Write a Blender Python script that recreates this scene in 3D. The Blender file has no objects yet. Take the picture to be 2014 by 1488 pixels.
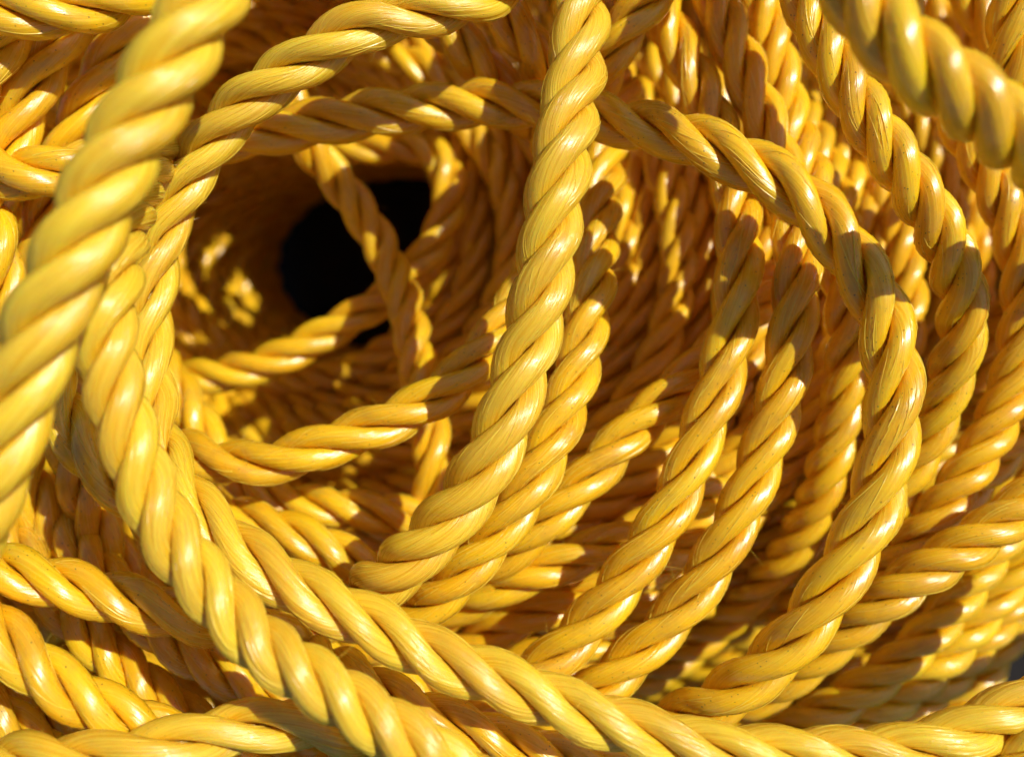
import bpy, math, random
import numpy as np
from mathutils import Vector, Matrix

random.seed(7)
rng = np.random.default_rng(7)
scene = bpy.context.scene
COL = scene.collection

# ------------------------------------------------------------------ camera
# Working frame ("view frame"): x right, y up, z = distance in front of the lens, in millimetres.
PW, PH, FPX = 2014.0, 1488.0, 1800.0          # picture size and focal length in its pixels
AX = np.array([0.15, 0.05, 0.99]); AX /= np.linalg.norm(AX)   # axis of the coil, pointing down into the hole
up_l = np.array([-AX[0], -AX[1], AX[2]])      # world up, in camera-local axes (x, y, -z forward)
xw = np.array([1.0, 0, 0]) - up_l * up_l[0]; xw /= np.linalg.norm(xw)
yw = np.cross(up_l, xw)
R = np.stack([xw, yw, up_l])                  # camera-local -> world

def unproj(px, py, z):
    px, py, z = np.broadcast_arrays(np.asarray(px, float), np.asarray(py, float), np.asarray(z, float))
    return np.stack([(px - PW / 2) / FPX * z, -(py - PH / 2) / FPX * z, z], -1)

THICK = 140.0
ground_pt = unproj(820, 620, 172) + AX * THICK
loc_g = np.array([ground_pt[0], ground_pt[1], -ground_pt[2]]) / 1000
CAM = np.array([0.0, 0.0, -(R @ loc_g)[2]])   # ground is z = 0

def to_world(p):
    l = np.stack([p[..., 0], p[..., 1], -p[..., 2]], -1) / 1000
    return l @ R.T + CAM

cam_d = bpy.data.cameras.new('camera')
cam = bpy.data.objects.new('camera', cam_d); COL.objects.link(cam)
cam.matrix_world = Matrix.Translation(Vector(CAM)) @ Matrix(R.tolist()).to_4x4()
cam_d.sensor_fit = 'HORIZONTAL'
cam_d.sensor_width = 6.4
cam_d.lens = 6.4 * FPX / PW
cam_d.clip_start = 0.005; cam_d.clip_end = 50
cam_d.dof.use_dof = True
cam_d.dof.focus_distance = 0.137
cam_d.dof.aperture_fstop = cam_d.lens / 3.0    # a 3.0 mm wide aperture
scene.camera = cam

# ------------------------------------------------------------------ light
sun_l = np.array([0.70, 0.48, 1.0]); sun_l /= np.linalg.norm(sun_l)
sun_w = R @ sun_l
sd = bpy.data.lights.new('sun', 'SUN'); sd.energy = 5.0; sd.angle = math.radians(0.55); sd.color = (1.0, 0.95, 0.86)
sun = bpy.data.objects.new('sun', sd); COL.objects.link(sun)
sun.rotation_euler = Vector(sun_w).to_track_quat('Z', 'Y').to_euler()
sun.location = Vector(sun_w) * 2
world = bpy.data.worlds.new('World'); scene.world = world; world.use_nodes = True
wn = world.node_tree.nodes; wl = world.node_tree.links
sky = wn.new('ShaderNodeTexSky'); sky.sky_type = 'NISHITA'; sky.sun_disc = False
sky.sun_elevation = math.asin(sun_w[2]); sky.sun_rotation = math.atan2(sun_w[0], sun_w[1])
wl.new(sky.outputs[0], wn['Background'].inputs[0]); wn['Background'].inputs[1].default_value = 0.07
scene.view_settings.view_transform = 'Standard'; scene.view_settings.look = 'None'
scene.view_settings.gamma = 1.0; scene.view_settings.use_curve_mapping = False
scene.view_settings.exposure = -0.22
scene.cycles.use_denoising = True
scene.cycles.max_bounces = 9; scene.cycles.diffuse_bounces = 8; scene.cycles.glossy_bounces = 2
scene.cycles.use_adaptive_sampling = True; scene.cycles.adaptive_threshold = 0.05
scene.cycles.sample_clamp_indirect = 6.0

# ------------------------------------------------------------------ materials
def rope_material(name, base, fresh, sss=0.45):
    m = bpy.data.materials.new(name); m.use_nodes = True
    n = m.node_tree.nodes; l = m.node_tree.links
    bs = n['Principled BSDF']
    def math_(op, a, b=None):
        x = n.new('ShaderNodeMath'); x.operation = op
        for k, v in ((0, a), (1, b)):
            if v is None: continue
            if isinstance(v, (int, float)): x.inputs[k].default_value = v
            else: l.new(v, x.inputs[k])
        return x.outputs[0]
    uv = n.new('ShaderNodeUVMap'); uv.uv_map = 'UVMap'
    sp = n.new('ShaderNodeSeparateXYZ'); l.new(uv.outputs[0], sp.inputs[0])
    u, v = sp.outputs[0], sp.outputs[1]
    info = n.new('ShaderNodeObjectInfo')
    ang = math_('MULTIPLY', math_('ADD', v, math_('MULTIPLY', u, 0.048)), 2 * math.pi)
    c, s = math_('COSINE', ang), math_('SINE', ang)
    def fibre(rad, along, detail):
        cb = n.new('ShaderNodeCombineXYZ')
        l.new(math_('MULTIPLY', c, rad), cb.inputs[0]); l.new(math_('MULTIPLY', s, rad), cb.inputs[1])
        l.new(math_('ADD', math_('MULTIPLY', u, along), math_('MULTIPLY', info.outputs['Random'], 97.0)), cb.inputs[2])
        t = n.new('ShaderNodeTexNoise'); t.inputs['Scale'].default_value = 1.0
        t.inputs['Detail'].default_value = detail; t.inputs['Roughness'].default_value = 0.6
        l.new(cb.outputs[0], t.inputs['Vector'])
        return t.outputs['Fac']
    fine = fibre(11.0, 0.09, 4.0)
    yarn = fibre(3.2, 0.05, 2.0)
    geo = n.new('ShaderNodeNewGeometry')
    grime = n.new('ShaderNodeTexNoise'); grime.inputs['Scale'].default_value = 130.0; grime.inputs['Detail'].default_value = 5.0
    grime.inputs['Roughness'].default_value = 0.65
    l.new(geo.outputs['Position'], grime.inputs['Vector'])
    gr = n.new('ShaderNodeMapRange'); gr.inputs['From Min'].default_value = 0.48; gr.inputs['From Max'].default_value = 0.78
    gr.inputs['To Max'].default_value = 0.26 if fresh else 0.55
    l.new(grime.outputs['Fac'], gr.inputs['Value'])
    # dirt specks
    vor = n.new('ShaderNodeTexVoronoi'); vor.inputs['Scale'].default_value = 2300.0
    l.new(geo.outputs['Position'], vor.inputs['Vector'])
    spc = n.new('ShaderNodeSeparateColor'); l.new(vor.outputs['Color'], spc.inputs[0])
    lim = math_('MULTIPLY', math_('POWER', spc.outputs[0], 6.0), 0.20 if fresh else 0.34)
    speck = math_('LESS_THAN', vor.outputs['Distance'], lim)
    def mix(fac, a, b):
        x = n.new('ShaderNodeMix'); x.data_type = 'RGBA'
        for k, vv in ((0, fac), (6, a), (7, b)):
            if isinstance(vv, (int, float)): x.inputs[k].default_value = vv
            elif isinstance(vv, tuple): x.inputs[k].default_value = vv
            else: l.new(vv, x.inputs[k])
        return x.outputs[2]
    pale = (base[0] * 1.05, base[1] * 1.12, base[2] * 2.4, 1)
    deep = (base[0] * (0.84 if fresh else 0.90), base[1] * (0.70 if fresh else 0.80), base[2] * 0.4, 1)
    fr = n.new('ShaderNodeMapRange'); fr.inputs['From Min'].default_value = 0.36; fr.inputs['From Max'].default_value = 0.66
    l.new(math_('ADD', math_('MULTIPLY', fine, 0.6), math_('MULTIPLY', yarn, 0.4)), fr.inputs['Value'])
    colr = mix(fr.outputs[0], deep, pale)
    colr = mix(gr.outputs[0], colr, (0.34, 0.20, 0.045, 1))
    colr = mix(math_('MULTIPLY', speck, 0.65), colr, (0.05, 0.025, 0.012, 1))
    hsv = n.new('ShaderNodeHueSaturation')
    l.new(math_('ADD', 0.494, math_('MULTIPLY', info.outputs['Random'], 0.012)), hsv.inputs['Hue'])
    l.new(math_('ADD', 0.95, math_('MULTIPLY', info.outputs['Random'], 0.10)), hsv.inputs['Value'])
    l.new(colr, hsv.inputs['Color'])
    l.new(hsv.outputs[0], bs.inputs['Base Color'])
    bs.inputs['Subsurface Weight'].default_value = sss
    bs.inputs['Subsurface Radius'].default_value = (1.2, 0.6, 0.06)
    bs.inputs['Subsurface Scale'].default_value = 0.0020
    l.new(math_('ADD', 0.14 if not fresh else 0.17, math_('MULTIPLY', fine, 0.22)), bs.inputs['Roughness'])
    bs.inputs['IOR'].default_value = 1.49
    bs.inputs['Specular IOR Level'].default_value = 1.0
    b1 = n.new('ShaderNodeBump'); b1.inputs['Strength'].default_value = 0.75 if fresh else 0.45; b1.inputs['Distance'].default_value = 0.00030
    l.new(yarn, b1.inputs['Height'])
    b2 = n.new('ShaderNodeBump'); b2.inputs['Strength'].default_value = 0.9 if fresh else 0.5; b2.inputs['Distance'].default_value = 0.00012
    l.new(fine, b2.inputs['Height']); l.new(b1.outputs[0], b2.inputs['Normal'])
    l.new(b2.outputs[0], bs.inputs['Normal'])
    return m

M_FRESH = rope_material('rope_glossy_yellow', (0.94, 0.63, 0.024), True)
M_WAXY = rope_material('rope_waxy_yellow', (0.93, 0.560, 0.010), False)
M_WOUND = rope_material('rope_wound_yellow', (0.93, 0.560, 0.010), False, 0.0)
MF = bpy.data.materials.new('loose_filament'); MF.use_nodes = True
b = MF.node_tree.nodes['Principled BSDF']
b.inputs['Base Color'].default_value = (0.88, 0.64, 0.06, 1); b.inputs['Roughness'].default_value = 0.3

MG = bpy.data.materials.new('dark_ground'); MG.use_nodes = True
n = MG.node_tree.nodes; l = MG.node_tree.links
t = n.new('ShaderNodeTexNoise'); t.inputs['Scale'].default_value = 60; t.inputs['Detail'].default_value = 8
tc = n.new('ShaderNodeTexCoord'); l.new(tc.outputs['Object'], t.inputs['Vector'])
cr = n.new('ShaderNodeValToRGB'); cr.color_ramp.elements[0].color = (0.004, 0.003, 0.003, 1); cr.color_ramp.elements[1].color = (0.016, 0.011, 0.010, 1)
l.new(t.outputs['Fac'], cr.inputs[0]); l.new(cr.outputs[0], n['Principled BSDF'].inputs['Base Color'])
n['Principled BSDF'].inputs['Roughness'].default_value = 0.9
bp = n.new('ShaderNodeBump'); bp.inputs['Distance'].default_value = 0.002; l.new(t.outputs['Fac'], bp.inputs['Height']); l.new(bp.outputs[0], n['Principled BSDF'].inputs['Normal'])

# ------------------------------------------------------------------ ground
gm = bpy.data.meshes.new('ground')
S, N = 3.0, 60
gx = np.linspace(-S, S, N + 1)
gv = [(x, y, 0.0) for y in gx for x in gx]
gf = [(j * (N + 1) + i, j * (N + 1) + i + 1, (j + 1) * (N + 1) + i + 1, (j + 1) * (N + 1) + i) for j in range(N) for i in range(N)]
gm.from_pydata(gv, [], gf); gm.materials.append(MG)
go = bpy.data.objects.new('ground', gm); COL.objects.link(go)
go['kind'] = 'structure'

# ------------------------------------------------------------------ rope paths
D = 8.0                                        # rope diameter, mm
def catmull(P, closed=False, sub=24):
    P = np.asarray(P, float)
    if closed: Q = np.vstack([P[-1], P, P[0], P[1]])
    else: Q = np.vstack([2 * P[0] - P[1], P, 2 * P[-1] - P[-2]])
    out = []
    tt = np.linspace(0, 1, sub, endpoint=False)[:, None]
    for i in range(1, len(Q) - 2):
        a, b, c, d = Q[i - 1], Q[i], Q[i + 1], Q[i + 2]
        out.append(0.5 * (2 * b + (c - a) * tt + (2 * a - 5 * b + 4 * c - d) * tt ** 2 + (3 * b - a - 3 * c + d) * tt ** 3))
    out = np.vstack(out)
    if not closed: out = np.vstack([out, P[-1]])
    return out
def resample(P, step, closed=False):
    Q = np.vstack([P, P[:1]]) if closed else P
    s = np.concatenate([[0], np.cumsum(np.linalg.norm(np.diff(Q, axis=0), axis=1))])
    k = max(8, int(round(s[-1] / step)))
    t = np.linspace(0, s[-1], k + 1)
    if closed: t = t[:-1]
    return np.stack([np.interp(t, s, Q[:, j]) for j in range(Q.shape[1])], 1)
def smooth(V, w, closed):
    k = np.exp(-0.5 * (np.arange(-3 * w, 3 * w + 1) / w) ** 2); k /= k.sum()
    V2 = np.concatenate([V[-3 * w:], V, V[:3 * w]]) if closed else np.concatenate([np.repeat(V[:1], 3 * w, 0), V, np.repeat(V[-1:], 3 * w, 0)])
    if V.ndim == 1: return np.convolve(V2, k, 'valid')
    return np.stack([np.convolve(V2[:, j], k, 'valid') for j in range(V.shape[1])], 1)

# each loose length of rope: points (picture x, picture y, distance in mm), lay in diameters, look, label
ROPES = []
def rope(pts, label, lay=3.3, fresh=False, mob=0.5, hairs=60, phase=None, dia=1.0, group=None):
    pts = [(x, y, zz * dia) for x, y, zz in pts]
    ROPES.append(dict(pts=pts, label=label, lay=lay, fresh=fresh, mob=mob, hairs=hairs, phase=phase, dia=dia, group=group))

# A
rope([(560,-260,112),(500,-150,102),(450,-70,97),(405,0,94.5),(327,147,93),(257,259,92.5),(198,378,92),(150,490,92),(112,575,92.5),(75,668,93),(35,778,94),(0,880,95),(-45,1000,97),(-100,1130,104),(-170,1260,118)],
     'thick out-of-focus rope slanting across in front of the coil beside the dark hole', lay=2.5, fresh=True, mob=0.05, hairs=110, phase=0.3, dia=1.12)
# B
rope([(330,250,150),(275,350,136),(240,440,125),(226,532,119),(210,600,117),(207,670,117),(222,760,118),(252,860,119),(294,970,120),(345,1070,120),(392,1130,120),(434,1185,120),(515,1268,119),(629,1342,118),(741,1417,118),(840,1480,119),(960,1560,124),(1080,1640,135)],
     'frayed glossy rope emerging from behind the thick slanting rope and running down over the loop', lay=2.45, fresh=True, mob=0.1, hairs=160, phase=1.1)
# C
rope([(1175,-230,140),(1160,-100,130),(1145,20,125),(1140,95,123),(1128,180,121),(1110,280,118),(1092,390,117),(1075,510,117),(1062,590,117),(1043,665,117.5),(1015,760,117),(985,850,117),(940,940,118),(885,1015,119.5),(825,1080,121),(755,1140,124),(680,1190,129),(600,1230,137),(520,1270,148)],
     'bright upright rope hanging over the big loop and curving away under the sweeping loop', lay=2.65, fresh=True, mob=0.1, hairs=110, phase=2.0, dia=1.16)
# D+E
rope([(1180,-170,160),(1100,-90,150),(1000,-30,144),(900,8,141),(810,28,140),(735,42,139),(668,76,139),(606,117,140),(530,165,141),(455,228,143),(400,300,145),(358,371,146),(325,440,147),(306,517,147),(296,590,147),(290,660,147),(292,730,146),(300,800,145),(315,870,142),(348,945,138),(395,1008,135),(450,1062,133),(512,1108,131),(617,1172,129),(730,1226,128),(838,1283,128),(980,1337,127),(1110,1388,127),(1220,1427,127),(1340,1460,127),(1475,1482,127),(1620,1486,128),(1750,1482,129),(1850,1462,130),(1930,1428,131),(2014,1388,132),(2120,1352,136),(2230,1335,146)],
     'long rope loop curving round the dark hole and sweeping along under the coil', lay=3.4, fresh=True, mob=0.12, hairs=260, phase=0.0)
# F
rope([(-190,300,156),(-80,325,144),(60,343,139),(180,326,142),(300,300,150),(400,282,155),(480,268,153),(560,253,152),(650,238,152),(740,222,151),(840,213,150),(930,205,149),(1020,205,147),(1110,215,145),(1190,233,143),(1270,250,139),(1330,263,136),(1400,290,133),(1480,327,131),(1550,367,129),(1610,420,128),(1660,485,128),(1705,550,127),(1738,625,127),(1755,715,127),(1757,800,127),(1748,880,127),(1730,960,127),(1703,1035,127),(1663,1112,127),(1605,1200,128),(1535,1285,130),(1445,1357,133),(1350,1408,138),(1250,1448,142),(1140,1500,148),(1040,1580,160)],
     'big round rope loop arching over the wound turns and back under the lower rope', lay=3.25, fresh=False, mob=0.1, hairs=260, phase=0.8, dia=1.07)
# G
rope([(560,180,176),(580,240,180),(617,300,184),(660,350,188),(705,412,190),(745,475,191),(770,530,190),(795,590,187),(811,655,184),(822,720,181),(836,800,178),(850,880,176),(852,960,176),(840,1050,180),(800,1130,188)],
     'thin rope hanging down across the mouth of the dark hole', lay=2.7, mob=0.3, hairs=50)
# H
rope([(1170,180,182),(1140,300,178),(1100,420,172),(1055,520,166),(1010,610,161),(972,665,158),(930,715,156),(865,775,155),(795,815,154),(715,848,154),(650,870,154),(590,893,154),(520,910,155),(460,909,156),(400,898,158),(345,878,161),(280,850,166),(200,800,172)],
     'rope slung between the upright rope and the loop, below the dark hole', lay=3.5, mob=0.3, hairs=90, phase=1.5)
# I
rope([(1230,150,178),(1205,250,172),(1190,340,167),(1180,420,161),(1174,490,157),(1170,555,153),(1158,620,151),(1143,695,150),(1120,780,148),(1085,870,146),(1045,945,145),(1000,1020,145),(945,1085,146),(890,1145,147),(830,1200,150),(760,1250,155),(680,1300,160)],
     'dusty rope running close beside the upright rope', lay=2.9, mob=0.3, hairs=120, phase=0.4)
# J1 (+P1)
rope([(1230,-160,172),(1262,-90,168),(1290,-20,166),(1312,40,164),(1345,110,162),(1382,185,160),(1412,260,159),(1435,330,157),(1450,400,154),(1455,480,151),(1452,560,149),(1442,640,148),(1425,720,147),(1400,800,147),(1370,880,147),(1340,960,147),(1295,1040,147),(1240,1120,148),(1180,1200,149),(1110,1275,150),(1040,1332,151),(960,1380,153),(870,1430,158)],
     'wound turn with sunlit strands, the first one inside the big loop from the upright rope', lay=3.35, mob=0.3, hairs=160, phase=0.9)
# J2 (+P2)
rope([(1340,-160,170),(1372,-90,167),(1402,-20,164),(1428,50,162),(1460,130,160),(1490,205,158),(1520,285,157),(1546,365,156),(1563,440,153),(1570,510,150),(1567,580,149),(1559,650,148),(1549,720,148),(1530,800,148),(1505,880,148),(1475,960,148),(1440,1040,148),(1398,1115,149),(1345,1190,150),(1280,1262,151),(1210,1325,152),(1130,1385,154),(1030,1450,158)],
     'wound turn with sunlit strands lying against the inner side of the big loop', lay=3.35, mob=0.3, hairs=160, phase=2.3)
# O (+P3)
rope([(1440,-160,172),(1466,-90,170),(1492,-20,168),(1515,60,167),(1532,140,166),(1552,220,166),(1580,310,162),(1615,400,158),(1645,490,157),(1664,580,158),(1668,670,161),(1660,760,165),(1645,850,169),(1622,940,173),(1590,1020,180),(1545,1095,188),(1485,1165,198),(1410,1235,206),(1310,1310,212),(1190,1380,216)],
     'deeper wound turn half hidden beneath the big loop', lay=2.6, mob=0.6, hairs=60)
# K
rope([(1530,540,176),(1480,610,170),(1430,670,165),(1375,725,161),(1310,785,158),(1240,850,157),(1175,920,156),(1110,985,156),(1050,1040,158),(980,1100,162),(900,1160,168)],
     'slanting rope passing beneath the two sunlit turns towards the upright rope', lay=3.4, mob=0.4, hairs=70)
# L
rope([(1420,950,176),(1340,1000,170),(1255,1045,166),(1170,1082,163),(1090,1112,162),(1010,1140,163),(920,1180,167),(830,1230,172)],
     'short low rope running crosswise below the slanting rope', lay=3.6, mob=0.5, hairs=50)
rope([(1400,1060,180),(1300,1110,176),(1200,1150,173),(1100,1185,172),(1000,1225,173),(900,1280,176)],
     'shaded rope lying below the short crosswise rope', lay=3.5, mob=0.6, hairs=20)
rope([(1390,1170,182),(1300,1210,180),(1200,1250,178),(1100,1280,178),(1000,1310,178)],
     'shaded rope in the gap just above the lower sweeping rope', lay=3.5, mob=0.7, hairs=20)
# M1
rope([(1530,-140,152),(1570,-40,146),(1625,80,141),(1695,215,138),(1765,320,138),(1830,420,140),(1872,510,143),(1893,600,147),(1885,685,151),(1862,765,155),(1830,845,159),(1790,920,163),(1745,995,167),(1690,1075,172),(1620,1155,178),(1530,1235,185)],
     'wound turn just outside the big loop with short bright strands', lay=2.6, mob=0.4, hairs=120)
# M3
rope([(1700,-120,166),(1760,0,164),(1830,130,161),(1900,260,159),(1960,370,158),(2000,470,158),(2018,570,159),(2010,670,160),(1985,770,162),(1945,860,163),(1895,940,164),(1835,1020,166),(1765,1100,169),(1680,1180,174),(1580,1260,180)],
     'wound turn beyond the short-stranded turn, half in shade', lay=2.5, mob=0.6, hairs=80)
# M2
rope([(2200,740,156),(2140,850,154),(2070,940,152),(1990,1012,151),(1905,1070,151),(1822,1120,152),(1740,1178,154),(1655,1245,158),(1570,1315,163),(1480,1380,170),(1380,1440,178)],
     'turn with broad sunlit strands coming out from under the big loop low on the coil', lay=2.55, mob=0.5, hairs=120)
rope([(2150,560,172),(2105,680,168),(2050,780,166),(1985,870,166),(1910,955,167),(1830,1035,169),(1745,1115,172),(1650,1200,177)],
     'turn between the broad-stranded turn and the half shaded turn', lay=2.7, mob=0.6, hairs=60)
# outer side of the coil
for pts_, zz, lab in (
        ([(2150,780),(2090,880),(2020,985),(1957,1075),(1903,1152),(1845,1228),(1780,1292),(1705,1350),(1615,1402),(1500,1460)], 170, 'topmost turn on the outer side of the coil'),
        ([(2190,860),(2130,950),(2062,1042),(2000,1122),(1948,1190),(1900,1246),(1838,1312),(1765,1370),(1675,1422),(1560,1480)], 178, 'second turn down on the outer side of the coil'),
        ([(2180,950),(2120,1030),(2058,1104),(1988,1186),(1915,1280),(1852,1346),(1780,1402),(1690,1452),(1580,1510)], 188, 'third turn down on the outer side of the coil'),
        ([(2160,1030),(2100,1110),(2038,1184),(1972,1266),(1926,1330),(1872,1390),(1800,1444),(1710,1500)], 199, 'lowest turn on the outer side of the coil against the dark ground')):
    rope([(x, y, zz + (x < 1800) * (1800 - x) / 60) for x, y in pts_], lab, lay=2.6, mob=0.6, hairs=50)
# N
rope([(1520,-250,122),(1600,-150,106),(1670,-45,98),(1728,45,96),(1790,105,95),(1847,157,95),(1918,204,96),(1971,250,97),(2050,305,99),(2150,360,104),(2280,420,116)],
     'thick blown-out rope lying in front of the coil top, away from the hole', lay=2.0, fresh=False, mob=0.05, hairs=120, phase=0.6, dia=1.12)
rope([(1990,-160,150),(2000,-60,148),(1992,40,148),(1985,120,150),(1990,200,155),(2030,290,160)],
     'short bright rope showing behind the thick blown-out rope', lay=2.6, mob=0.5, hairs=40)
rope([(1800,-170,176),(1870,-70,172),(1935,30,170),(1990,130,169),(2035,240,169),(2065,350,170),(2080,470,172),(2080,600,175)],
     'shaded turn behind the thick blown-out rope', lay=2.8, mob=0.6, hairs=30)
rope([(1900,-170,178),(1975,-60,175),(2040,50,174),(2095,170,174),(2135,300,175)],
     'outermost shaded turn behind the thick blown-out rope', lay=2.8, mob=0.6, hairs=10)
# Q
rope([(1830,1660,132),(1905,1595,129),(1985,1532,128),(2056,1478,128),(2140,1410,130)],
     'rope peeping out below the long sweeping loop', lay=3.2, fresh=True, mob=0.2, hairs=30)
# lower middle
rope([(620,1290,150),(720,1345,142),(820,1400,139),(930,1440,138),(1040,1478,139),(1160,1510,141),(1300,1545,144),(1460,1580,150)],
     'shaded rope squeezed between the frayed rope and the sweeping loop', lay=3.3, mob=0.5, hairs=60)
rope([(560,1220,166),(660,1270,163),(760,1310,161),(860,1370,160),(960,1430,160),(1060,1500,162)],
     'deep rope in the wedge where the frayed rope and the loop part', lay=3.3, mob=0.7, hairs=20)
# lower left
rope([(-160,1080,142),(-80,1098,138),(10,1118,136),(100,1142,135),(190,1165,135),(280,1190,135),(370,1212,136),(450,1228,139),(540,1250,146),(640,1290,156)],
     'dull dusty rope passing crosswise under the frayed rope', lay=3.1, mob=0.25, hairs=90, phase=0.2)
rope([(-150,1130,136),(-60,1190,133),(10,1255,131),(70,1310,130),(140,1362,130),(215,1402,131),(300,1437,134),(400,1480,140),(500,1530,150)],
     'rope sloping down below the dull dusty rope', lay=2.7, fresh=False, mob=0.25, hairs=80, phase=1.2)
rope([(-140,1500,130),(-40,1497,127),(60,1496,125),(170,1496,125),(270,1482,126),(370,1456,128),(470,1432,130),(560,1420,131),(650,1428,133),(740,1460,138),(830,1510,145),(930,1570,156)],
     'rope humping along the bottom under the frayed rope', lay=3.5, fresh=True, mob=0.2, hairs=80, phase=2.0)
rope([(-60,960,160),(20,1060,156),(90,1150,154),(160,1230,153),(240,1310,152),(320,1380,152),(410,1440,154),(520,1500,160)],
     'soft shaded turn below the dull dusty rope', lay=2.7, mob=0.6, hairs=40)
rope([(60,960,163),(140,1060,158),(220,1150,155),(300,1225,152),(380,1285,150),(470,1335,150),(560,1380,152),(670,1440,158)],
     'soft shaded turn just beneath the frayed rope', lay=2.7, mob=0.6, hairs=40)
rope([(20,800,158),(40,900,158),(70,990,158),(115,1080,159),(170,1170,161),(240,1260,164)],
     'soft upright turn between the thick slanting rope and the dull dusty rope', lay=2.7, mob=0.6, hairs=30)
rope([(130,840,158),(150,930,158),(185,1020,158),(235,1110,159),(300,1195,162),(380,1270,166)],
     'soft upright turn next to the dark gap beside the frayed rope', lay=2.7, mob=0.6, hairs=30)
rope([(60,640,150),(90,730,145),(120,800,142),(155,860,139),(200,915,137),(255,968,136),(310,1025,138),(370,1085,144),(440,1150,154)],
     'dusty rope tucked behind the frayed rope, under the thick slanting rope', lay=3.0, mob=0.3, hairs=70)
rope([(-200,1270,150),(-100,1330,146),(-10,1400,145),(60,1460,146),(140,1530,150)],
     'dark rope in the corner gap under the sloping rope', lay=3.0, mob=0.6, hairs=10)
rope([(-220,1180,160),(-120,1260,158),(-30,1330,157),(60,1395,157),(150,1450,158),(250,1505,161)],
     'shaded turn deep below the sloping rope', lay=3.0, mob=0.7, hairs=10)
rope([(150,1400,164),(260,1450,162),(370,1500,162),(480,1550,164)],
     'shaded turn just under the humping bottom rope', lay=3.0, mob=0.7, hairs=10)
# upper left turns behind A
rope([(400,-140,160),(330,-50,158),(270,40,157),(215,130,156),(165,225,156),(125,320,157),(95,420,158),(75,520,160),(60,620,162),(50,720,165)],
     'blurred wound turn behind the thick slanting rope, the closer of two', lay=3.2, mob=0.6, hairs=30)
rope([(240,-120,152),(180,-30,150),(125,60,149),(75,150,149),(35,240,150),(0,330,151),(-25,430,153),(-45,540,156)],
     'blurred wound turn behind the thick slanting rope, the farther of two', lay=3.2, mob=0.6, hairs=30)
rope([(120,-110,146),(70,-30,143),(20,50,142),(-30,130,142),(-80,220,144)],
     'blurred bright rope in the corner behind the thick slanting rope', lay=3.2, mob=0.5, hairs=30)
rope([(-120,10,140),(-40,18,138),(50,22,137),(140,18,138),(230,0,141),(320,-40,147)],
     'blurred rope lying crosswise over the corner turns', lay=3.3, mob=0.4, hairs=30)
rope([(-40,360,152),(-20,450,150),(0,540,150),(10,640,151),(5,740,153),(-10,840,157)],
     'blurred bright turn outside the thick slanting rope', lay=2.8, mob=0.5, hairs=30)
# round the hole
rope([(150,640,206),(240,700,204),(340,738,202),(420,738,200),(500,722,198),(580,690,197),(650,650,197),(720,610,197),(790,560,198),(845,495,200),(880,420,203),(885,350,206),(850,300,208),(790,285,210),(720,292,212),(650,290,214)],
     'turn forming the lip of the dark hole', lay=3.3, mob=0.6, hairs=40)
rope([(300,690,184),(345,755,180),(385,825,178),(430,890,178),(490,950,178),(560,985,176),(650,995,174),(730,1005,174),(810,1020,176),(900,1050,180)],
     'soft rope dropping from the loop and turning below the slung rope', lay=3.0, mob=0.5, hairs=40)
rope([(380,985,170),(450,1010,166),(540,1035,163),(620,1065,161),(690,1100,161),(760,1140,164),(840,1200,170)],
     'rope tucked in behind the sweeping loop below the slung rope', lay=3.2, mob=0.5, hairs=40)
# top middle
rope([(760,-60,164),(820,0,162),(880,60,160),(930,110,160),(985,170,162),(1040,230,168),(1090,300,176)],
     'blurred rope slanting down behind the top of the loop', lay=2.9, mob=0.5, hairs=30)
rope([(900,-80,158),(960,-10,155),(1010,50,154),(1060,110,156),(1110,170,162),(1160,240,172)],
     'blurred rope slanting down towards the upright rope', lay=2.9, mob=0.5, hairs=30)
rope([(1380,-130,154),(1320,-60,153),(1265,10,153),(1215,80,154),(1180,150,158),(1150,230,166)],
     'rope slanting in behind the upright rope near its top', lay=3.0, mob=0.5, hairs=30)

# ------------------------------------------------------------------ wound body of the coil: rings, layer on layer
RINGS = []
def ring(P):
    RINGS.append(P)
th = np.linspace(0, 2 * math.pi, 96, endpoint=False)
def face_ring(t, drop=0.0):
    cx = 568 + (870 - 568) * t; cy = 450 + (590 - 450) * t
    rx = 325 + (1130 - 325) * t; ry = 300 + (930 - 300) * t
    z = np.interp(t, [0, .15, .35, .6, .85, 1.0, 1.2], [203, 196, 186, 176, 172, 178, 198]) + drop
    ph = random.uniform(0, 6.28)
    wob = 1 + 0.012 * np.sin(2 * th + ph) + 0.008 * np.sin(3 * th + 2 * ph)
    zz = z + 2.0 * np.sin(th + ph) + 1.2 * np.sin(3 * th + ph * 3)
    return unproj(cx + rx * wob * np.cos(th), cy + ry * wob * np.sin(th), zz)
NF = 11
for k in range(NF + 2): ring(face_ring(k / (NF - 1)))
for k in range(NF + 1): ring(face_ring((k + 0.5) / (NF - 1), 7.5))
base_in, base_out = face_ring(0.0), face_ring(1.2)
under = np.stack([-np.clip(-np.cos(th), 0, 1), 0 * th, 0 * th], 1)      # hollow widened under the overhanging side, shaped to keep sunlight off its wall
for k in range(1, 16): ring(base_in + AX * (7.7 * k) + under * 16 * min(1, k / 3) + rng.normal(0, 0.4, 3))
for k in range(1, 13): ring(base_out + AX * (7.7 * k) + rng.normal(0, 0.4, 3))

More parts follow.
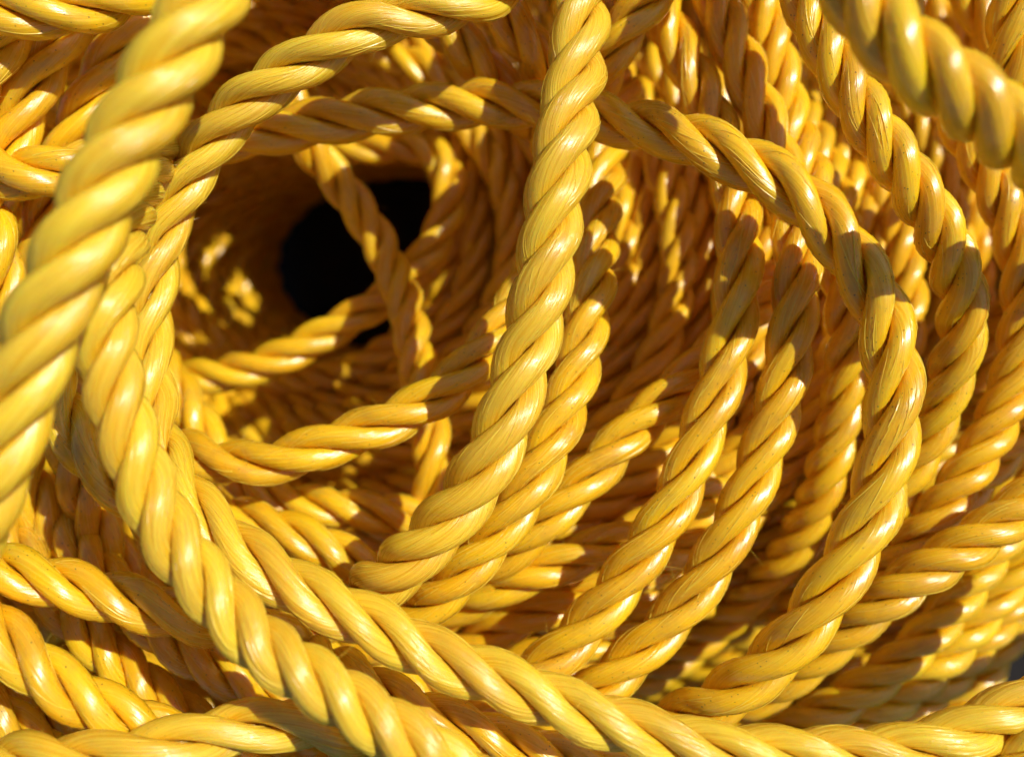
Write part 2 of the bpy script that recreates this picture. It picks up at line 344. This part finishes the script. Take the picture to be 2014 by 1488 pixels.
# ------------------------------------------------------------------ let ropes rest on each other instead of crossing
STEP = 2.5
def with_tail(P):
    """A length that leaves the picture bends down over the coil until it lies on the ground."""
    e = P[-1]; px, py = PW / 2 + e[0] / e[2] * FPX, PH / 2 - e[1] / e[2] * FPX
    if -40 < px < PW + 40 and -40 < py < PH + 40: return P
    t = P[-1] - P[-4]; t /= np.linalg.norm(t)
    lat = t - AX * np.dot(t, AX); lat /= np.linalg.norm(lat) + 1e-9
    if px > PW and t[1] > 0.2:                    # turns of the coil carry on round it, sinking
        out = [P]; q = e.copy(); cen = unproj(820, 620, 172)
        for k in range(44):
            rad_ = q - cen; rad_ -= AX * np.dot(rad_, AX); rad_ /= np.linalg.norm(rad_)
            tg = np.cross(AX, rad_); tg *= np.sign(np.dot(tg, t)) or 1.0
            want = tg + 0.35 * AX - 0.10 * rad_
            t = t * 0.85 + 0.15 * want / np.linalg.norm(want); t /= np.linalg.norm(t)
            q = q + t * STEP; out.append(q[None].copy())
        return np.vstack(out)
    out = [P]; q = e.copy(); floor_d = np.dot(ground_pt, AX) - 4.2
    for k in range(60):
        left = floor_d - np.dot(q, AX)
        want = AX * min(1.0, max(0.0, left / 22.0)) + lat * (0.35 + 0.65 * max(0.0, 1 - left / 40.0))
        t = t * 0.76 + 0.24 * want / np.linalg.norm(want); t /= np.linalg.norm(t)
        q = q + t * STEP
        d_ = np.dot(q, AX) - floor_d
        if d_ > 0: q = q - AX * d_
        out.append(q[None].copy())
        if left < 1.0 and k > 30: break
    return np.vstack(out)
paths, cls, mob, closed = [], [], [], []
for r in ROPES:
    c = catmull(r['pts'])
    P = resample(unproj(c[:, 0], c[:, 1], c[:, 2]), STEP)
    P = with_tail(with_tail(P)[::-1])[::-1]
    paths.append(P); cls.append(0); mob.append(r['mob']); closed.append(False)
NR = len(ROPES)
for P in RINGS:
    paths.append(resample(P, STEP, True)); cls.append(1); mob.append(1.0); closed.append(True)
sizes = [len(p) for p in paths]; off = np.concatenate([[0], np.cumsum(sizes)])
rid = np.repeat(np.arange(len(paths)), sizes); idx = np.concatenate([np.arange(s) for s in sizes])
A_ = np.vstack(paths)
mobv = np.repeat(np.array(mob), sizes); clsv = np.repeat(np.array(cls), sizes)
dirs = A_ / A_[:, 2:3]                          # rays through the lens: moving along them keeps the layout
z = A_[:, 2].copy(); z0 = z.copy()
nT = off[NR]
DD = D * 0.97
# candidate pairs: traced vs everything
pi, pj = [], []
for a0 in range(0, nT, 200):
    a1 = min(nT, a0 + 200)
    dl = np.hypot(dirs[a0:a1, None, 0] - dirs[None, :, 0], dirs[a0:a1, None, 1] - dirs[None, :, 1])
    i, j = np.nonzero(dl < 9.0 / 140)
    i = i + a0
    k = (rid[i] != rid[j]) & ((j > i))
    pi.append(i[k]); pj.append(j[k])
pi = np.concatenate(pi); pj = np.concatenate(pj)
k = ~((clsv[pj] == 1) & (z[pj] > z[pi] + 60))
pi, pj = pi[k], pj[k]
order = np.where(clsv[pj] == 1, 1.0, np.where(z0[pj] >= z0[pi], 1.0, -1.0))   # +1: j lies behind i
for it in range(60):
    pa, pb = dirs[pi] * z[pi][:, None], dirs[pj] * z[pj][:, None]
    zm = 0.5 * (z[pi] + z[pj])
    dl = np.hypot(dirs[pi, 0] - dirs[pj, 0], dirs[pi, 1] - dirs[pj, 1]) * zm
    need = np.sqrt(np.maximum(DD * DD - dl * dl, 0))
    lack = need - order * (z[pj] - z[pi])
    lack[dl >= DD] = 0
    lack = np.maximum(lack, 0)
    wi, wj = mobv[pi], mobv[pj]
    mi = lack * wi / (wi + wj); mj = lack * wj / (wi + wj)
    fwd = np.zeros(len(z)); bwd = np.zeros(len(z))
    np.maximum.at(fwd, pj, np.where(order > 0, mj, 0)); np.maximum.at(fwd, pi, np.where(order < 0, mi, 0))
    np.maximum.at(bwd, pj, np.where(order < 0, mj, 0)); np.maximum.at(bwd, pi, np.where(order > 0, mi, 0))
    mv = (fwd - bwd) * 0.8
    for r_ in range(len(paths)):
        a, b_ = off[r_], off[r_ + 1]
        seg = z[a:b_] + mv[a:b_]
        dz = seg - z0[a:b_]
        z[a:b_] = z0[a:b_] + smooth(dz, 2, closed[r_])
A_ = dirs * z[:, None]
paths = [A_[off[i]:off[i + 1]] for i in range(len(paths))]

# ------------------------------------------------------------------ rope geometry
def strands_mesh(P, lay, phase, step, sides, is_closed, dia=1.0):
    """P: centreline in world metres. Returns three (verts, uv grid) strand surfaces of a right-laid rope."""
    C = catmull(P, is_closed, 6); C = resample(C, step, is_closed)
    C = smooth(C, 2, is_closed)
    n_ = len(C)
    if is_closed: T = np.roll(C, -1, 0) - np.roll(C, 1, 0)
    else: T = np.gradient(C, axis=0)
    T /= np.linalg.norm(T, axis=1)[:, None]
    Nn = np.zeros_like(C)
    v0 = np.cross(T[0], [0.3, 0.5, 0.8]); Nn[0] = v0 / np.linalg.norm(v0)
    for i in range(1, n_):
        v = Nn[i - 1] - T[i] * np.dot(Nn[i - 1], T[i]); Nn[i] = v / np.linalg.norm(v)
    B = np.cross(T, Nn)
    ds = np.linalg.norm(np.diff(C, axis=0), axis=1)
    s = np.concatenate([[0], np.cumsum(ds)])
    total = s[-1] + (np.linalg.norm(C[0] - C[-1]) if is_closed else 0)
    d = D / 1000 * dia
    turns = total / (lay * d)
    if is_closed:
        v = Nn[-1] - T[0] * np.dot(Nn[-1], T[0]); v /= np.linalg.norm(v)
        hol = math.atan2(np.dot(v, B[0]), np.dot(v, Nn[0]))
        turns = round(turns) - hol / (2 * math.pi)
        wob = np.zeros(n_)
    else:
        wob = 0.28 * np.sin(s / total * turns * 0.9 + phase * 3) + 0.18 * np.sin(s / total * turns * 2.3 + phase)
    theta = 2 * math.pi * turns * s / total + phase + wob
    h0, r0 = d * 0.286, d * 0.229
    out = []
    for kk in range(3):
        rr = random.random() * 6.28
        rad = r0 * (1 + (0 if is_closed else 1) * (0.035 * np.sin(s / d * 0.9 + rr) + 0.02 * np.sin(s / d * 2.1 + 2 * rr)))
        th_ = theta + kk * 2 * math.pi / 3
        e1 = np.cos(th_)[:, None] * Nn + np.sin(th_)[:, None] * B
        S_ = C + h0 * e1
        if is_closed: ts = np.roll(S_, -1, 0) - np.roll(S_, 1, 0)
        else: ts = np.gradient(S_, axis=0)
        ts /= np.linalg.norm(ts, axis=1)[:, None]
        e1p = e1 - ts * np.sum(e1 * ts, 1)[:, None]; e1p /= np.linalg.norm(e1p, axis=1)[:, None]
        e2 = np.cross(ts, e1p)
        f = np.linspace(0, 2 * math.pi, sides, endpoint=False)
        sl = np.concatenate([[0], np.cumsum(np.linalg.norm(np.diff(S_, axis=0), axis=1))]) * 1000
        prof = 1 + 0.03 * np.cos(2 * f + math.pi)           # a touch wider along the lay
        V = S_[:, None, :] + rad[:, None, None] * prof[None, :, None] * (np.cos(f)[None, :, None] * e1p[:, None, :] + np.sin(f)[None, :, None] * e2[:, None, :])
        out.append((V, sl, e1p, S_, e2, rad))
    return out
def grid_mesh(name, V, sl, is_closed, mat):
    n_, m_, _ = V.shape
    me = bpy.data.meshes.new(name)
    rows = n_ if is_closed else n_ - 1
    i = np.arange(rows)[:, None]; j = np.arange(m_)[None, :]
    i2 = (i + 1) % n_; j2 = (j + 1) % m_
    q = np.stack([i * m_ + j, i * m_ + j2, i2 * m_ + j2, i2 * m_ + j], -1).reshape(-1, 4)
    slx = np.append(sl, sl[-1] + (sl[1] - sl[0]))
    U0 = np.broadcast_to(slx[:rows][:, None], (rows, m_)); U1 = np.broadcast_to(slx[1:rows + 1][:, None], (rows, m_))
    V0 = np.broadcast_to(j / m_, (rows, m_)); V1 = V0 + 1 / m_
    uv = np.stack([np.stack([U0, V0], -1), np.stack([U0, V1], -1), np.stack([U1, V1], -1), np.stack([U1, V0], -1)], 2).reshape(-1, 2)
    faces_n = len(q); loops = q.reshape(-1)
    co = V.reshape(-1, 3)
    sizes_ = np.full(faces_n, 4)
    if not is_closed:                                       # close both ends
        caps = [np.arange(m_)[::-1], (n_ - 1) * m_ + np.arange(m_)]
        loops = np.concatenate([loops] + caps); sizes_ = np.append(sizes_, [m_, m_])
        uv = np.vstack([uv, np.zeros((2 * m_, 2))])
    me.vertices.add(len(co)); me.vertices.foreach_set('co', co.astype(np.float32).ravel())
    me.loops.add(len(loops)); me.loops.foreach_set('vertex_index', loops.astype(np.int32))
    me.polygons.add(len(sizes_))
    me.polygons.foreach_set('loop_start', np.concatenate([[0], np.cumsum(sizes_)[:-1]]).astype(np.int32))
    me.polygons.foreach_set('use_smooth', np.ones(len(sizes_), bool))
    ul = me.uv_layers.new(name='UVMap'); ul.data.foreach_set('uv', uv.astype(np.float32).ravel())
    me.materials.append(mat)
    me.update(calc_edges=True); me.validate()
    return me
def hair_mesh(strands, count, lying=0):
    """Stray filaments standing off a rope: thin tapered three-sided wisps."""
    vs, fs = [], []
    for _ in range(count):
        V, sl, e1p, S_, e2, rad = random.choice(strands)
        i = random.randrange(2, V.shape[0] - 2); j = random.randrange(V.shape[1])
        p = V[i, j]; nrm = p - S_[i]; nrm = nrm / np.linalg.norm(nrm)
        tang = V[i + 1, j] - V[i, j]; tang = tang / np.linalg.norm(tang)
        long_ = random.random() < 0.06
        L = random.uniform(0.002, 0.0045) if long_ else random.uniform(0.0003, 0.0012)
        dirv = tang * random.choice((-1, 1)) * random.uniform(0.3, 1.2) + nrm * random.uniform(0.4, 1.0) + rng.normal(0, 0.25, 3)
        dirv /= np.linalg.norm(dirv)
        curl = rng.normal(0, 0.35, 3)
        K = 6 if long_ else 3
        r_ = 0.000026 if long_ else 0.000017
        pt = p - nrm * 0.00005
        s1 = np.cross(dirv, [0.21, 0.52, 0.83]); s1 /= np.linalg.norm(s1); s2 = np.cross(dirv, s1)
        b0 = len(vs)
        for q in range(K):
            tr = r_ * (1 - 0.75 * q / (K - 1))
            for a in (0, 2.094, 4.189):
                vs.append(pt + tr * (math.cos(a) * s1 + math.sin(a) * s2))
            dirv = dirv + curl * 0.35 + rng.normal(0, 0.08, 3); dirv /= np.linalg.norm(dirv)
            pt = pt + dirv * L / (K - 1)
        for q in range(K - 1):
            for a in range(3):
                fs.append((b0 + q * 3 + a, b0 + q * 3 + (a + 1) % 3, b0 + q * 3 + 3 + (a + 1) % 3, b0 + q * 3 + 3 + a))
    for _ in range(lying):                       # filaments lying on the strands, along the twist of the yarn
        V, sl, e1p, S_, e2, rad = random.choice(strands)
        n_ = len(S_); i0 = random.randrange(2, n_ - 14); K = random.randint(4, 11)
        f0 = random.uniform(-1.9, 1.9); lift = random.uniform(0.0, 0.00006); hw = random.uniform(0.00004, 0.00009)
        drift = random.gauss(0, 0.012)
        b0 = len(vs)
        for q in range(K):
            i = i0 + q
            f = f0 - (0.048 + drift) * 2 * math.pi * (sl[i] - sl[i0])
            taper = math.sin(math.pi * (q + 0.35) / (K - 0.3)) ** 0.6
            nr = math.cos(f) * e1p[i] + math.sin(f) * e2[i]; sd_ = -math.sin(f) * e1p[i] + math.cos(f) * e2[i]
            c_ = S_[i] + nr * (rad[i] - 0.00003 + lift * taper)
            vs.append(c_ - sd_ * hw); vs.append(c_ + nr * hw * 0.9 * taper); vs.append(c_ + sd_ * hw)
        for q in range(K - 1):
            for a in range(2):
                fs.append((b0 + q * 3 + a, b0 + q * 3 + a + 1, b0 + q * 3 + a + 4, b0 + q * 3 + a + 3))
    me = bpy.data.meshes.new('loose_fibres'); me.from_pydata([tuple(v) for v in vs], [], fs); me.materials.append(MF)
    return me
def empty(name, loc):
    o = bpy.data.objects.new(name, None); COL.objects.link(o); o.location = loc; o.empty_display_size = 0.01
    return o
def child(name, me, parent, base):
    o = bpy.data.objects.new(name, me); COL.objects.link(o); o.parent = parent
    return o
def build_strands(P, base, parent, mat, lay, phase, step, sides, is_closed, dia=1.0):
    st = strands_mesh(P - base, lay, phase, step, sides, is_closed, dia)
    for V, sl, *_ in st:
        child('strand', grid_mesh('strand', V, sl, is_closed, mat), parent, base)
    return st

for i, r in enumerate(ROPES):
    W = to_world(paths[i])
    base = W[np.argmin(W[:, 2])].copy()
    root = empty('rope_length', base)
    root['label'] = r['label']; root['category'] = 'rope'; root['group'] = 'loose lengths and turns of yellow rope'
    ph = r['phase'] if r['phase'] is not None else random.uniform(0, 6.28)
    st = build_strands(W, base, root, M_FRESH if r['fresh'] else M_WAXY, r['lay'] * 1.08, ph, 0.00085 if r['fresh'] else 0.00105, 18 if r['fresh'] else 14, False, r['dia'])
    if r['hairs']:
        f = child('loose_fibres', hair_mesh(st, r['hairs'] * (5 if r['fresh'] else 9), r['hairs'] * (8 if r['fresh'] else 3)), root, base); f['kind'] = 'stuff'

axis_base = to_world(ground_pt); axis_base[2] = 0
coil = empty('rope_coil', axis_base)
coil['label'] = 'wound body of the yellow rope coil round the dark hole, under the loose lengths'
coil['category'] = 'rope coil'
for i in range(len(RINGS)):
    W = to_world(paths[NR + i])
    W[:, 2] = np.maximum(W[:, 2], 0.0042)
    turn = bpy.data.objects.new('rope_turn', None); COL.objects.link(turn); turn.parent = coil
    turn.empty_display_size = 0.01
    build_strands(W, axis_base, turn, M_WOUND, random.uniform(2.9, 3.4), random.uniform(0, 6.28), 0.0016, 10, True)
